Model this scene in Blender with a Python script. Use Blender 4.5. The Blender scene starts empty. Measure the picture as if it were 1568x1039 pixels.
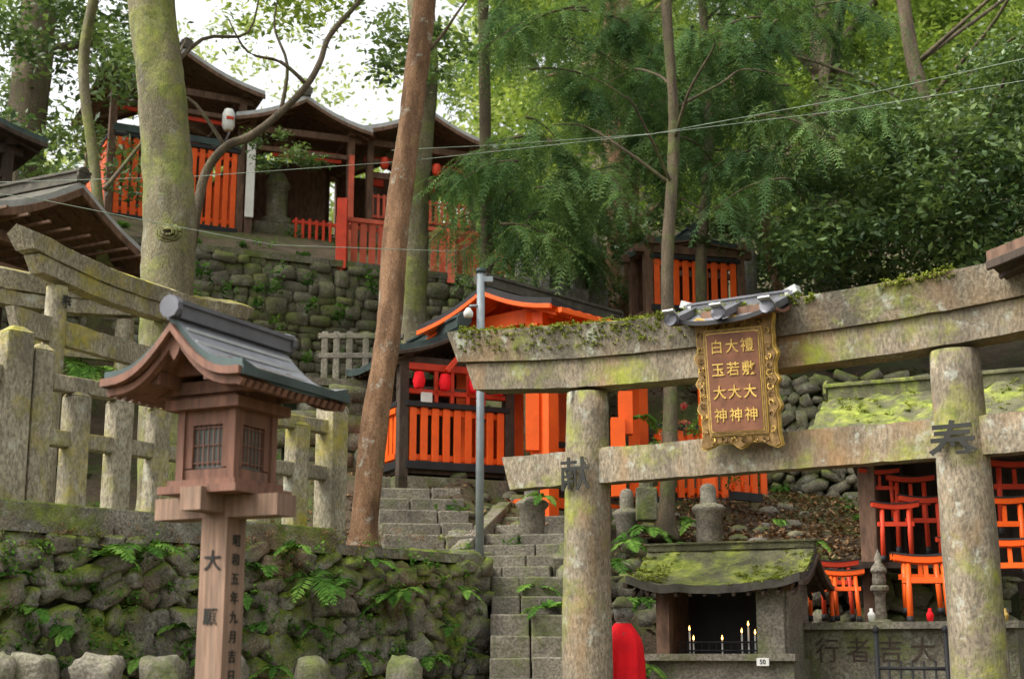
import bpy, bmesh, math, random
import numpy as np
from mathutils import Vector, Matrix, noise
random.seed(7); rng=np.random.default_rng(7)
D=bpy.data; SC=bpy.context.scene
# ---------------- camera ----------------
TH=math.radians(12.3); F=2200.0; EYE=1.6
cam=D.objects.new("camera",D.cameras.new("camera")); SC.collection.objects.link(cam)
cam.location=(0,0,EYE); cam.rotation_euler=(math.pi/2+TH,0,0)
cam.data.sensor_width=36; cam.data.lens=F/1568*36; cam.data.clip_end=600; cam.data.clip_start=.05
cam.data.dof.use_dof=True; cam.data.dof.focus_distance=10; cam.data.dof.aperture_fstop=3.2
SC.camera=cam
SC.view_settings.view_transform='Standard'; SC.view_settings.look='None'; SC.view_settings.exposure=0
def P(px,py,d):
    """survey helper: bearing/elevation measured from the photo + distance -> site coordinates (metres)"""
    u=(px-784)/F; v=(519.5-py)/F; c=math.cos(TH); s=math.sin(TH); k=d/(c-v*s)
    return Vector((u*k,d,EYE+k*(s+v*c)))
def Zp(py,d): return P(784,py,d).z
# ---------------- materials ----------------
class NT:
    def __init__(s,name):
        s.m=D.materials.new(name); s.m.use_nodes=True; s.t=s.m.node_tree; s.t.nodes.clear()
        s.out=s.n('ShaderNodeOutputMaterial')
    def n(s,typ,**kw):
        nd=s.t.nodes.new(typ)
        for k,v in kw.items(): setattr(nd,k,v)
        return nd
    def l(s,a,b): s.t.links.new(a,b)
    def pos(s,scale=(1,1,1)):
        g=s.n('ShaderNodeNewGeometry'); m=s.n('ShaderNodeMapping'); m.inputs['Scale'].default_value=scale
        s.l(g.outputs['Position'],m.inputs['Vector']); return m.outputs[0],g
    def noise(s,vec,scale,detail=4,rough=.6):
        t=s.n('ShaderNodeTexNoise'); t.inputs['Scale'].default_value=scale; t.inputs['Detail'].default_value=detail
        t.inputs['Roughness'].default_value=rough; s.l(vec,t.inputs['Vector']); return t.outputs['Fac']
    def ramp(s,fac,stops):
        r=s.n('ShaderNodeValToRGB'); e=r.color_ramp.elements
        while len(e)<len(stops): e.new(.5)
        for i,(p,c) in enumerate(stops):
            e[i].position=p; e[i].color=(*c,1) if not isinstance(c,(int,float)) else (c,c,c,1)
        s.l(fac,r.inputs[0]); return r.outputs[0]
    def math(s,op,a,b=0):
        m=s.n('ShaderNodeMath',operation=op)
        for i,x in enumerate((a,b)):
            if isinstance(x,(int,float)): m.inputs[i].default_value=x
            else: s.l(x,m.inputs[i])
        return m.outputs[0]
    def mix(s,f,a,b,mode='MIX'):
        m=s.n('ShaderNodeMix',data_type='RGBA',blend_type=mode)
        for i,x in ((0,f),(6,a),(7,b)):
            if isinstance(x,(int,float)): m.inputs[i].default_value=x
            elif isinstance(x,tuple): m.inputs[i].default_value=(*x,1)
            else: s.l(x,m.inputs[i])
        return m.outputs[2]
    def bsdf(s,col,rough=.8,h=None,bs=.3,dist=.02,metal=0,spec=.3):
        b=s.n('ShaderNodeBsdfPrincipled')
        if isinstance(col,tuple): b.inputs['Base Color'].default_value=(*col,1)
        else: s.l(col,b.inputs['Base Color'])
        b.inputs['Roughness'].default_value=rough; b.inputs['Metallic'].default_value=metal
        b.inputs['Specular IOR Level'].default_value=spec
        if h is not None:
            bp=s.n('ShaderNodeBump'); bp.inputs['Strength'].default_value=bs; bp.inputs['Distance'].default_value=dist
            s.l(h,bp.inputs['Height']); s.l(bp.outputs[0],b.inputs['Normal'])
        s.l(b.outputs[0],s.out.inputs[0]); return b
def stone(name,c1,c2,moss=(.15,.19,.03),moss2=(.06,.085,.016),amt=.45,up=.3,scale=3,bump=.5,stain=.5,stretch=(1,1,1),mscale=2.2,rough=.9,lichen=0,rust=0):
    t=NT(name); v,g=t.pos(stretch); n1=t.noise(v,scale,5,.65); n2=t.noise(v,scale*16,3,.7)
    base=t.ramp(n1,[(.3,c1),(.7,c2)])
    base=t.mix(t.ramp(n2,[(.35,.8),(.62,0.0)]),base,tuple(x*.45 for x in c1))
    v2,_=t.pos((1,1,1))
    st=t.ramp(t.noise(v,scale*.55+.3,5,.7),[(.45,0.),(.64,1.)])
    base=t.mix(t.math('MULTIPLY',st,stain),base,tuple(x*.3 for x in c1))
    if rust:
        base=t.mix(t.math('MULTIPLY',t.ramp(t.noise(v,1.7,4,.6),[(.5,0.),(.68,1.)]),rust),base,(.34,.17,.045))
    if lichen:
        base=t.mix(t.math('MULTIPLY',t.ramp(t.noise(v2,6.3,6,.7),[(.57,0.),(.65,1.)]),lichen),base,(.45,.48,.4))
    n3=t.noise(v2,mscale,6,.7)
    sx=t.n('ShaderNodeSeparateXYZ'); t.l(g.outputs['Normal'],sx.inputs[0])
    f=t.math('ADD',n3,t.math('MULTIPLY',sx.outputs[2],up)); f=t.math('ADD',f,amt-.5)
    f=t.ramp(f,[(.44,0.),(.62,1.)])
    mc=t.ramp(t.noise(v2,9,3,.7),[(.35,moss2),(.65,moss)])
    col=t.mix(f,base,mc)
    h=t.math('ADD',n1,t.math('MULTIPLY',n2,.35)); h=t.math('ADD',h,t.math('MULTIPLY',f,.25))
    t.bsdf(col,rough,h,bump,.03); return t.m
def plain(name,c,rough=.7,var=.35,scale=6,bump=.15,metal=0,stretch=(1,1,1),dirt=.0,dirtc=(.02,.02,.015),spec=.3):
    t=NT(name); v,g=t.pos(stretch); n=t.noise(v,scale,5,.65)
    lo=tuple(x*(1-var) for x in c); hi=tuple(min(1,x*(1+var)) for x in c)
    col=t.ramp(n,[(.3,lo),(.7,hi)])
    if dirt: col=t.mix(t.math('MULTIPLY',t.ramp(t.noise(v,scale*.4,6,.75),[(.45,0.),(.7,1.)]),dirt),col,dirtc)
    t.bsdf(col,rough,n,bump,.01,metal,spec); return t.m
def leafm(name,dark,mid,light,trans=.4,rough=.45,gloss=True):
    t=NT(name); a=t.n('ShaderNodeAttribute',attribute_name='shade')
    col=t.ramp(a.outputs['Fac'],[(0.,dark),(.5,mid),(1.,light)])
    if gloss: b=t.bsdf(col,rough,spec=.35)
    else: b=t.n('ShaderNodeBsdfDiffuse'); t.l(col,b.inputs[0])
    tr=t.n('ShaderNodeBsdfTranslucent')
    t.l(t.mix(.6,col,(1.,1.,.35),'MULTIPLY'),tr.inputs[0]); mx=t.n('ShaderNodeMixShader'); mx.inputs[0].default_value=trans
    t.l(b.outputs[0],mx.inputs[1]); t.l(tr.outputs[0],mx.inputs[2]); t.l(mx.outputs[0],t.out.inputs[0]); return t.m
M_torii=stone('weathered_torii_stone',(.2,.165,.115),(.38,.31,.21),moss=(.29,.3,.045),moss2=(.12,.14,.03),amt=.44,up=.15,scale=3.5,stain=.5,stretch=(1,1,.45),lichen=.5,rust=.55)
M_toriitop=stone('mossy_torii_stone',(.16,.14,.1),(.32,.27,.19),moss=(.26,.3,.035),moss2=(.09,.12,.018),amt=.47,up=.3,scale=3.5,stain=.55,stretch=(1,1,.6),lichen=.55,rust=.3)
M_fence=stone('lichen_granite',(.25,.22,.15),(.47,.41,.29),moss=(.4,.33,.045),moss2=(.17,.17,.035),amt=.46,up=.1,scale=3.5,stain=.55,stretch=(1,1,.5),lichen=.45)
M_wall=stone('mossy_wall_stone',(.16,.145,.115),(.4,.36,.28),moss=(.22,.27,.035),moss2=(.08,.115,.018),amt=.47,up=.2,scale=4,stain=.5,bump=.9,lichen=.45,rust=.25)
M_uwall=stone('old_wall_stone',(.14,.125,.09),(.3,.27,.19),moss=(.17,.19,.05),moss2=(.065,.085,.022),amt=.46,up=.12,scale=3,bump=.8,lichen=.3)
M_step=stone('step_stone',(.18,.16,.125),(.36,.32,.24),moss=(.15,.17,.05),moss2=(.07,.085,.028),amt=.42,up=.06,scale=3,stain=.5)
M_lich=stone('grave_stone',(.2,.19,.165),(.42,.4,.36),amt=.42,up=.2,scale=4,stain=.5)
M_soil=stone('forest_soil',(.08,.058,.035),(.18,.13,.08),moss=(.1,.13,.025),moss2=(.04,.06,.012),amt=.48,up=.0,scale=5,mscale=1.2,bump=1)
M_back=plain('wall_joint_earth',(.03,.035,.014),.95)
M_mossroof=stone('moss_roof',(.13,.125,.07),(.27,.26,.14),moss=(.42,.46,.08),moss2=(.12,.17,.02),amt=.42,up=.1,scale=8,mscale=3.5,bump=1,stain=.6)
M_wood=plain('reddish_brown_wood',(.2,.095,.06),.65,.4,5,.3,stretch=(6,6,.8),dirt=.55,dirtc=(.085,.06,.045))
M_post=plain('weathered_brown_wood',(.24,.15,.1),.75,.4,6,.3,stretch=(8,8,.6),dirt=.55,dirtc=(.11,.09,.065))
M_dark=plain('dark_old_wood',(.06,.042,.03),.8,.5,6,.2,stretch=(3,3,1))
M_brown=plain('brown_wood',(.14,.08,.05),.75,.5,6,.2,stretch=(3,3,1))
M_black=plain('black_paint',(.02,.02,.02),.6,.3)
M_roof=plain('grey_metal_roof',(.22,.225,.24),.42,.35,3,.1,metal=.2,dirt=.5,dirtc=(.1,.1,.09))
M_ridge=plain('dark_ridge_metal',(.11,.11,.12),.45,.35,4,.1,metal=.25)
M_roofl=plain('pale_roof_edge',(.42,.43,.42),.5,.2,metal=.1,dirt=.4,dirtc=(.15,.15,.13))
M_roofd=plain('dark_bark_roof',(.085,.075,.06),.8,.5,8,.4,dirt=.5,dirtc=(.07,.085,.035))
M_copper=plain('dark_green_copper',(.05,.07,.065),.5,.5,5,.1,metal=.2)
M_or=plain('vermilion_paint',(.88,.115,.008),.5,.12,4,.05,dirt=.35,dirtc=(.42,.055,.012))
M_red=plain('red_paint',(.65,.055,.018),.55,.25,4,.05,dirt=.3,dirtc=(.28,.035,.02))
M_pink=plain('faded_red_fence',(.62,.12,.065),.7,.25,5,.1,dirt=.4,dirtc=(.28,.08,.05))
M_white=plain('white_plaster',(.78,.76,.7),.8,.1)
M_gold=plain('old_gold_leaf',(.6,.4,.1),.5,.4,20,.1,metal=.25,dirt=.45,dirtc=(.2,.1,.04))
M_bronze=plain('dull_bronze_frame',(.26,.155,.055),.55,.45,25,.4,metal=.2,dirt=.5,dirtc=(.09,.05,.025))
M_board=plain('lacquer_board',(.17,.07,.035),.55,.35,8,.2)
M_ink=plain('black_ink',(.025,.025,.02),.8,.3)
M_grey=plain('galvanised_pole',(.26,.29,.3),.5,.2,metal=.3)
M_cloth=plain('red_cloth',(.8,.008,.015),.85,.15,8,.2)
M_bark1=stone('mossy_bark',(.15,.13,.075),(.31,.27,.16),moss=(.26,.28,.055),moss2=(.11,.14,.025),amt=.46,up=0,scale=5,stretch=(1.6,1.6,.5),mscale=1.6,bump=1,lichen=.2)
M_bark2=stone('reddish_bark',(.2,.105,.05),(.46,.27,.15),moss=(.17,.18,.055),amt=.34,up=0,scale=7,stretch=(1.5,1.5,.4),bump=1,stain=.65,lichen=.5)
M_bark3=stone('grey_brown_bark',(.1,.08,.05),(.24,.18,.11),moss=(.13,.16,.04),amt=.42,up=0,scale=6,stretch=(2,2,.3),bump=1)
M_wire=plain('wire_sheath',(.2,.24,.18),.6)
M_paper=plain('paper',(.75,.75,.7),.8,.1)
M_glass=plain('dim_window',(.15,.16,.14),.25,.3)
def emis(name,c,s):
    t=NT(name); e=t.n('ShaderNodeEmission'); e.inputs[0].default_value=(*c,1); e.inputs[1].default_value=s; t.l(e.outputs[0],t.out.inputs[0]); return t.m
M_flame=emis('candle_flame',(1,.5,.12),9)
L_bright=leafm('bright_leaf',(.055,.085,.02),(.15,.23,.045),(.34,.41,.1),.5,gloss=False)
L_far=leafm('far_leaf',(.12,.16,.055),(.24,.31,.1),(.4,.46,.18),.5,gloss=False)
L_mid=leafm('broad_leaf',(.025,.05,.018),(.065,.115,.038),(.19,.27,.085),.3,.4)
L_cedar=leafm('cedar_needle',(.045,.09,.04),(.115,.205,.078),(.24,.35,.12),.42,gloss=False)
L_fern=leafm('fern_leaf',(.025,.07,.013),(.09,.2,.035),(.24,.4,.08),.35,gloss=False)
L_moss=leafm('moss_cushion',(.06,.08,.012),(.18,.21,.035),(.36,.4,.07),.15,gloss=False)
L_litter=leafm('dry_leaf',(.08,.04,.02),(.2,.11,.055),(.36,.23,.12),.1,gloss=False)
L_flower=leafm('flower_petal',(.5,.02,.03),(.7,.2,.2),(.8,.6,.1),.3,gloss=False)
# ---------------- mesh builder ----------------
_ico={}
def ico(sub):
    if sub not in _ico:
        bm=bmesh.new(); bmesh.ops.create_icosphere(bm,subdivisions=sub,radius=1)
        _ico[sub]=(np.array([v.co[:] for v in bm.verts]),[[v.index for v in f.verts] for f in bm.faces]); bm.free()
    return _ico[sub]
class B:
    def __init__(s): s.v=[];s.f=[];s.mi=[];s.sm=[];s.mats=[];s.M=Matrix()
    def mat(s,m):
        if m not in s.mats: s.mats.append(m)
        return s.mats.index(m)
    def add(s,vs,fs,m,smooth=False,M=None):
        o=len(s.v); T=s.M if M is None else s.M@M
        s.v+= [tuple(T@Vector(v)) for v in vs]; k=s.mat(m)
        for f in fs: s.f.append([o+i for i in f]); s.mi.append(k); s.sm.append(smooth)
    def box(s,c,d,m,rot=None):
        x,y,z=[a/2 for a in d]
        vs=[(a*x,b*y,cc*z) for a in(-1,1) for b in(-1,1) for cc in(-1,1)]
        fs=[(0,1,3,2),(4,6,7,5),(0,4,5,1),(2,3,7,6),(0,2,6,4),(1,5,7,3)]
        T=Matrix.Translation(c)
        if rot is not None: T=T@(rot if isinstance(rot,Matrix) else Matrix.Rotation(rot,4,'Z'))
        s.add(vs,fs,m,False,T)
    def beam(s,p0,p1,w,h,m):
        p0=Vector(p0);p1=Vector(p1);d=p1-p0;L=d.length;x=d.normalized()
        up=Vector((0,0,1)) if abs(x.z)<.95 else Vector((0,1,0))
        y=up.cross(x).normalized();z=x.cross(y)
        R=Matrix((x,y,z)).transposed().to_4x4(); s.box((p0+p1)/2,(L,w,h),m,R)
    def loft(s,secs,m,smooth=False,cap=True):
        n=len(secs[0]);vs=[p for q in secs for p in q];fs=[]
        for i in range(len(secs)-1):
            for j in range(n):
                a=i*n+j;b=i*n+(j+1)%n;fs.append((a,b,b+n,a+n))
        if cap: fs.append(tuple(reversed(range(n)))); fs.append(tuple((len(secs)-1)*n+j for j in range(n)))
        s.add(vs,fs,m,smooth)
    def tube(s,pts,rad,m,n=10,rough=0,cap=True,smooth=True):
        pts=[Vector(p) for p in pts];secs=[]
        for i,p in enumerate(pts):
            t=(pts[min(i+1,len(pts)-1)]-pts[max(i-1,0)]).normalized()
            a=Vector((1,0,0)) if abs(t.x)<.9 else Vector((0,1,0)); x=t.cross(a).normalized(); y=t.cross(x)
            r=rad[i] if hasattr(rad,'__len__') else rad; q=[]
            for j in range(n):
                an=2*math.pi*j/n; dv=x*math.cos(an)+y*math.sin(an); rr=r
                if rough: rr*=1+rough*noise.noise(Vector((p.x*2+dv.x*1.5,p.y*2+dv.y*1.5,p.z*1.3)))+rough*.4*noise.noise((p+dv*r)*9)
                q.append(p+dv*rr)
            secs.append(q)
        s.loft(secs,m,smooth,cap)
    def lathe(s,c,prof,m,n=20,smooth=True,sq=False,rz=0):
        secs=[[Vector(c)+Vector((r*math.cos(rz+2*math.pi*j/n),r*math.sin(rz+2*math.pi*j/n),z)) for j in range(n)] for r,z in prof]
        s.loft(secs,m,smooth)
    def blob(s,c,d,m,sub=2,p=.65,ns=.12,rot=None):
        V,Fc=ico(sub); W=np.sign(V)*np.abs(V)**p
        off=Vector((random.uniform(-50,50),random.uniform(-50,50),random.uniform(-50,50)))
        vs=[]
        for v in W:
            k=1+ns*noise.noise(Vector(v)*1.4+off)*2+ns*.5*noise.noise(Vector(v)*4+off)
            vs.append((v[0]*d[0]/2*k,v[1]*d[1]/2*k,v[2]*d[2]/2*k))
        T=Matrix.Translation(c)
        if rot is not None: T=T@rot
        s.add(vs,Fc,m,True,T)
    def text(s,body,size,o,xd,yd,m,ext=.003,bold=.012):
        cu=D.curves.new('t','FONT');cu.body=body;cu.size=size;cu.extrude=ext;cu.align_x='CENTER';cu.align_y='CENTER';cu.offset=size*bold;cu.resolution_u=3
        ob=D.objects.new('t',cu);SC.collection.objects.link(ob);dg=bpy.context.evaluated_depsgraph_get()
        me=D.meshes.new_from_object(ob.evaluated_get(dg))
        xd=Vector(xd).normalized();yd=Vector(yd).normalized();zd=xd.cross(yd)
        T=Matrix.Translation(o)@Matrix((xd,yd,zd)).transposed().to_4x4()
        s.add([v.co for v in me.vertices],[list(f.vertices) for f in me.polygons],m,False,T)
        D.objects.remove(ob);D.meshes.remove(me);D.curves.remove(cu)
    def gable(s,c,zE,L,W,H,th,mt,mu,me,rot=0,curve=.35,courses=0,rafters=0,ridge=.07,ends=True,lift=.06,mr=None,tufts=None,wob=0,tlim=-.12):
        old=s.M; s.M=old@Matrix.Translation(c)@Matrix.Rotation(rot,4,'Z'); mr=mr or mt
        N=8
        def prof(t): return (W*t, zE+H*((1-t)-curve*math.sin(math.pi*t)*.35))
        nx=24 if wob else 8
        for sg in(1,-1):
            def pt(i,t,dz,ex=0):
                x=-L/2+L*i/nx; y,z=prof(t); e=abs(2*i/nx-1)**3*lift*t
                if wob: e+=wob*noise.noise(Vector((x*6,y*6,zE+sg))); y+=wob*1.2*t*noise.noise(Vector((x*8,7,zE)))
                return Vector((x*(1+ex),sg*y,z+e+dz))
            vs=[];fs=[]
            for i in range(nx+1):
                for j in range(N+1): vs.append(pt(i,j/N,0))
            if tufts is not None:
                for _ in range(300):
                    i=random.randrange(nx); p=pt(i,random.random()**.8,0); p.x+=random.uniform(0,L/nx)
                    if noise.noise(s.M@p*2.5)>tlim: tufts.append((tuple(s.M@p),random.uniform(.02,.045)))
            for i in range(nx):
                for j in range(N):
                    a=i*(N+1)+j; fs.append((a,a+1,a+N+2,a+N+1))
            s.add(vs,fs,mt,True)
            vs2=[v-Vector((0,0,th)) for v in vs]; s.add(vs2,fs,mu,True)
            ed=[vs[i*(N+1)+N] for i in range(nx+1)]
            s.add(ed+[v-Vector((0,0,th)) for v in ed],[(i,i+1,nx+2+i,nx+1+i) for i in range(nx)],me)
            for i in(0,nx):
                ed=[vs[i*(N+1)+j] for j in range(N+1)]
                s.add(ed+[v-Vector((0,0,th)) for v in ed],[(k,k+1,N+2+k,N+1+k) for k in range(N)],me)
                ox=(-.012 if i==0 else .012)
                secs=[]
                for j in range(N+1):
                    p=vs[i*(N+1)+j]; secs.append([p+Vector((ox*2,0,-th*.9)),p+Vector((-ox,0,-th*.9)),p+Vector((-ox,0,-th*.9-H*.13)),p+Vector((ox*2,0,-th*.9-H*.13))])
                s.loft(secs,mu)
            for k in range(1,courses+1):
                t=k/(courses+.5); y,z=prof(t)
                s.box((0,sg*y,z+.004),(L*.985,.014,.014),me,)
            for k in range(rafters):
                x=-L/2+L*(k+.5)/rafters
                a=prof(.12);b_=prof(.97)
                s.beam((x,sg*a[0],a[1]-th-.02),(x,sg*b_[0],b_[1]-th-.015),.025,.03,mu)
        if ridge:
            z=zE+H
            s.box((0,0,z+ridge*.3),(L*1.0,ridge*1.3,ridge),mr)
            s.box((0,0,z+ridge*.9),(L*1.03,ridge*1.7,ridge*.3),mr)
            if ends:
                for sg in(1,-1):
                    s.tube([(sg*(L*.5+.005),0,z+ridge*.6),(sg*(L*.5+.035),0,z+ridge*.6)],ridge*.85,mr,10,smooth=False)
        s.M=old
    def slats(s,p0,p1,z0,z1,m,mr,w=.06,gap=.03,th=.025,rails=(.12,.88),rt=.05,base=None,top=None):
        p0=Vector((p0[0],p0[1],0));p1=Vector((p1[0],p1[1],0));L=(p1-p0).length;x=(p1-p0).normalized();an=math.atan2(x.y,x.x)
        n=max(1,int(L/(w+gap)))
        for i in range(n):
            c=p0+x*(L*(i+.5)/n); s.box((c.x,c.y,(z0+z1)/2+random.uniform(-.006,.006)),(w,th,z1-z0),m,an+random.uniform(-.05,.05))
        nrm=Vector((-x.y,x.x,0))
        for r in rails:
            z=z0+(z1-z0)*r; c=(p0+p1)/2+nrm*(th*.5+.013); s.box((c.x,c.y,z),(L,.026,rt),mr,an)
        c=(p0+p1)/2
        if base: s.box((c.x,c.y,z0-.04),(L+.04,th*2.2,.08),base,an)
        if top: s.box((c.x,c.y,z1+.03),(L+.06,th*2.4,.055),top,an)
    def finish(s,name,bevel=0,parent=None):
        V=np.array(s.v); lo=V.min(0);hi=V.max(0); o=Vector(((lo[0]+hi[0])/2,(lo[1]+hi[1])/2,lo[2]))
        me=D.meshes.new(name); me.from_pydata((V-np.array(o)).tolist(),[],s.f)
        for m in s.mats: me.materials.append(m)
        me.polygons.foreach_set('material_index',s.mi); me.polygons.foreach_set('use_smooth',s.sm); me.update()
        ob=D.objects.new(name,me); ob.location=o; SC.collection.objects.link(ob)
        if bevel:
            md=ob.modifiers.new('bevel','BEVEL');md.width=bevel;md.segments=2;md.limit_method='ANGLE';md.angle_limit=math.radians(50)
        if parent: ob.parent=parent
        return ob
def frame(pa,da,pb,db,z0,py=520):
    a=P(pa,py,da);b=P(pb,py,db);a.z=b.z=0;x=(b-a);L=x.length;x.normalize();y=Vector((-x.y,x.x,0))
    R=Matrix((x,y,Vector((0,0,1)))).transposed().to_4x4()
    return Matrix.Translation((a.x,a.y,z0))@R,L
# ---------------- foliage ----------------
def quads(name,P4,shade,mat,parent=None):
    N=P4.shape[0]; me=D.meshes.new(name); me.vertices.add(N*4); me.vertices.foreach_set('co',P4.reshape(-1))
    me.loops.add(N*4); me.loops.foreach_set('vertex_index',np.arange(N*4,dtype=np.int32))
    me.polygons.add(N); me.polygons.foreach_set('loop_start',np.arange(0,N*4,4,dtype=np.int32)); me.polygons.foreach_set('loop_total',np.full(N,4,dtype=np.int32))
    a=me.attributes.new('shade','FLOAT','POINT'); a.data.foreach_set('value',np.repeat(np.clip(shade,0,1),4).astype(np.float32))
    me.materials.append(mat); me.update(calc_edges=True)
    ob=D.objects.new(name,me); SC.collection.objects.link(ob)
    if parent: ob.parent=parent
    return ob
def unit(a): return a/np.maximum(np.linalg.norm(a,axis=-1,keepdims=True),1e-6)
def leafquads(C,size,aspect=.45,droop=.3,flat=.5):
    N=len(C); d=rng.normal(size=(N,3)); d[:,2]=d[:,2]*.5-droop; d=unit(d)
    r=rng.normal(size=(N,3))*(1-flat); r[:,2]+=flat*1.5; s=unit(np.cross(d,r)); sz=(size*rng.uniform(.55,1.35,N))[:,None]
    nn=np.cross(d,s)
    return np.stack([C-d*sz*.5, C+s*sz*aspect*.5-nn*sz*.06, C+d*sz*.5, C-s*sz*aspect*.5-nn*sz*.06],1)
def clumps(cs,per,size,mat,name,bias=0,squash=.6,aspect=.45,parent=None,droop=.3):
    """cs: list of (centre,radius)"""
    allC=[];sh=[]
    for c,r in cs:
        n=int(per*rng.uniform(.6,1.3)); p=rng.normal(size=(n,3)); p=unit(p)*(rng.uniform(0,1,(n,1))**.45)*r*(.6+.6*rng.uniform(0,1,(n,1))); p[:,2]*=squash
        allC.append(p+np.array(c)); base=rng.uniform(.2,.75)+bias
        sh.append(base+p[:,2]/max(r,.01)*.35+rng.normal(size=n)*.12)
    C=np.concatenate(allC); return quads(name,leafquads(C,size,aspect,droop),np.concatenate(sh),mat,parent)
def fronds(name,O,Dr,L,pairs,ll,lw,droop,mat,shade=None,parent=None,taper=True):
    O=np.array(O,float);Dr=unit(np.array(Dr,float));N=len(O);L=np.broadcast_to(np.asarray(L,float),(N,))
    base=rng.uniform(.2,.9,N) if shade is None else shade
    qs=[];sh=[]
    up=np.array([0,0,1.])
    side0=unit(np.cross(Dr,up)+rng.normal(size=(N,3))*.15)
    prev=O
    for j in range(1,pairs+1):
        t=j/pairs; p=O+Dr*(L*t)[:,None]; p[:,2]-=droop*L*t*t
        tan=Dr.copy(); tan[:,2]-=2*droop*t; tan=unit(tan)
        qs.append(np.stack([prev-side0*.004,prev+side0*.004,p+side0*.003,p-side0*.003],1)); sh.append(base*.6)
        prof=math.sin(math.pi*min(1,(t*.85+.12)))**.7 if taper else 1-.5*t
        for sg in(1,-1):
            d=unit(side0*sg+tan*.55+np.array([0,0,-.25])+rng.normal(size=(N,3))*.12)
            n=unit(np.cross(d,tan)); ww=unit(np.cross(d,n))
            l=(ll*L*prof)[:,None]
            qs.append(np.stack([p,p+d*l*.4+ww*lw*.5,p+d*l,p+d*l*.4-ww*lw*.5],1)); sh.append(base+rng.normal(size=N)*.1)
        prev=p
    return quads(name,np.concatenate(qs),np.concatenate(sh),mat,parent)
def empty(name,loc=(0,0,0)):
    e=D.objects.new(name,None);SC.collection.objects.link(e);return e
# ---------------- terrain ----------------
W0=P(-60,900,8.0);W1=P(742,900,11.5)
W0.z=W1.z=0
wd=(W1-W0).normalized(); wn=Vector((-wd.y,wd.x,0))
UA=P(290,400,17);UB=P(775,400,19)
def uline(x): return UA.y+(x-UA.x)*(UB.y-UA.y)/(UB.x-UA.x)
ZT=2.3
def sstep(a,b,x):
    t=min(1,max(0,(x-a)/(b-a)));return t*t*(3-2*t)
def H(x,y):
    ul=max(16.2,min(uline(x),19.5)); 
    hl=float(np.interp(y,[0,12.6,14.3,ul-.2,ul+.15,ul+.25,ul+1.6,ul+3.5,30,60,90],[ZT,ZT,3.3,4.2,4.3,6.45,7.1,7.8,9.0,12,13]))
    inside=(Vector((x,y,0))-W0).dot(wn)
    if inside<.22 : hl=0
    hm=float(np.interp(y,[0,8.6,12,14,17,18.5,20,24,45,70,100],[0,0,2.0,2.95,4.2,5.4,6.3,8.2,16,22,23]))
    hr=float(np.interp(y,[0,11.5,12.1,13,15,15.5,16,20,24,45,70,100],[0,0,1.9,2.45,3.15,3.3,4.4,6.2,8.2,18,26,27]))
    k=sstep(.35,.6,x); h=hm*(1-k)+hr*k
    if x<-.22: 
        kk=sstep(-.5,-.22,x) if y>13 else 0
        h=hl*(1-kk)+h*kk
    if x>5.5: h=h*1.0+ (x-5.5)*.25*sstep(10,16,y)
    if y>12: h+=.12*noise.noise(Vector((x*.9,y*.9,3)))*min(1,(y-12)/2)+ (0.5*noise.noise(Vector((x*.25,y*.25,9))) if y>23 else 0)
    return h
xs=np.concatenate([np.linspace(-150,-12,14),np.arange(-10,-5,.5),np.arange(-5,5.5,.09),np.arange(5.6,12,.5),np.linspace(13,150,14)])
ys=np.concatenate([np.linspace(-60,4,9),np.arange(5,20,.09),np.arange(20.1,32,.4),np.linspace(33,160,24)])
vs=[(x,y,H(x,y)) for y in ys for x in xs]; nx=len(xs)
fs=[(j*nx+i,j*nx+i+1,(j+1)*nx+i+1,(j+1)*nx+i) for j in range(len(ys)-1) for i in range(nx-1)]
me=D.meshes.new('ground');me.from_pydata(vs,[],fs);me.materials.append(M_soil);me.polygons.foreach_set('use_smooth',[True]*len(fs))
SC.collection.objects.link(D.objects.new('ground',me))
# ---------------- stone walls ----------------
def stone_wall(name,a,b,z0,z1,rh,sw,mat,sub=2,dep=.22,jit=.35,batter=.0,cope=None,ns=.14,p=.55):
    g=B();a=Vector(a);b=Vector(b);a.z=b.z=0;x=(b-a);L=x.length;x.normalize();n=Vector((-x.y,x.x,0));an=math.atan2(x.y,x.x)
    z=z0;row=0
    while z<z1-.02:
        h=rh*random.uniform(.7,1.35); h=min(h,z1-z+.02); s=-random.random()*sw
        while s<L:
            w=sw*random.uniform(.5,1.8); hh=h*random.uniform(.85,1.5)
            c=a+x*(s+w/2)+n*(dep*.3+batter*(z-z0)+random.uniform(-.03,.03)); 
            if 0<s+w/2<L:
                g.blob((c.x,c.y,z+h/2+random.uniform(-.35,.35)*h*jit),(w*1.06,dep*random.uniform(.8,1.2),hh),mat,sub,p,ns,Matrix.Rotation(an,4,'Z')@Matrix.Rotation(random.uniform(-1,1)*jit,4,'Y'))
            s+=w
        z+=h*.92
    c=(a+b)/2+n*(dep*.3+.09); g.box((c.x,c.y,(z0+z1)/2-.02),(L,.14,z1-z0-.04),M_back,an)
    if cope:
        m,ch,cw=cope; s=0
        while s<L-.01:
            w=min(random.uniform(.9,1.4),L-s); c=a+x*(s+w/2)+n*.13; g.box((c.x,c.y,z1+ch/2),(w-.012,cw,ch),m,an); s+=w
    return g.finish(name)
stone_wall('mossy_retaining_wall',W0-wd*1.5,W1,0,ZT-.02,.14,.16,M_wall,3,.22,.6,cope=(M_wall,.07,.3),ns=.2)
e=W1+Vector((.06,2.0,0)); stone_wall('mossy_retaining_wall',W1+Vector((0,.02,0)),e,0,ZT,.15,.17,M_wall,2)
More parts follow.
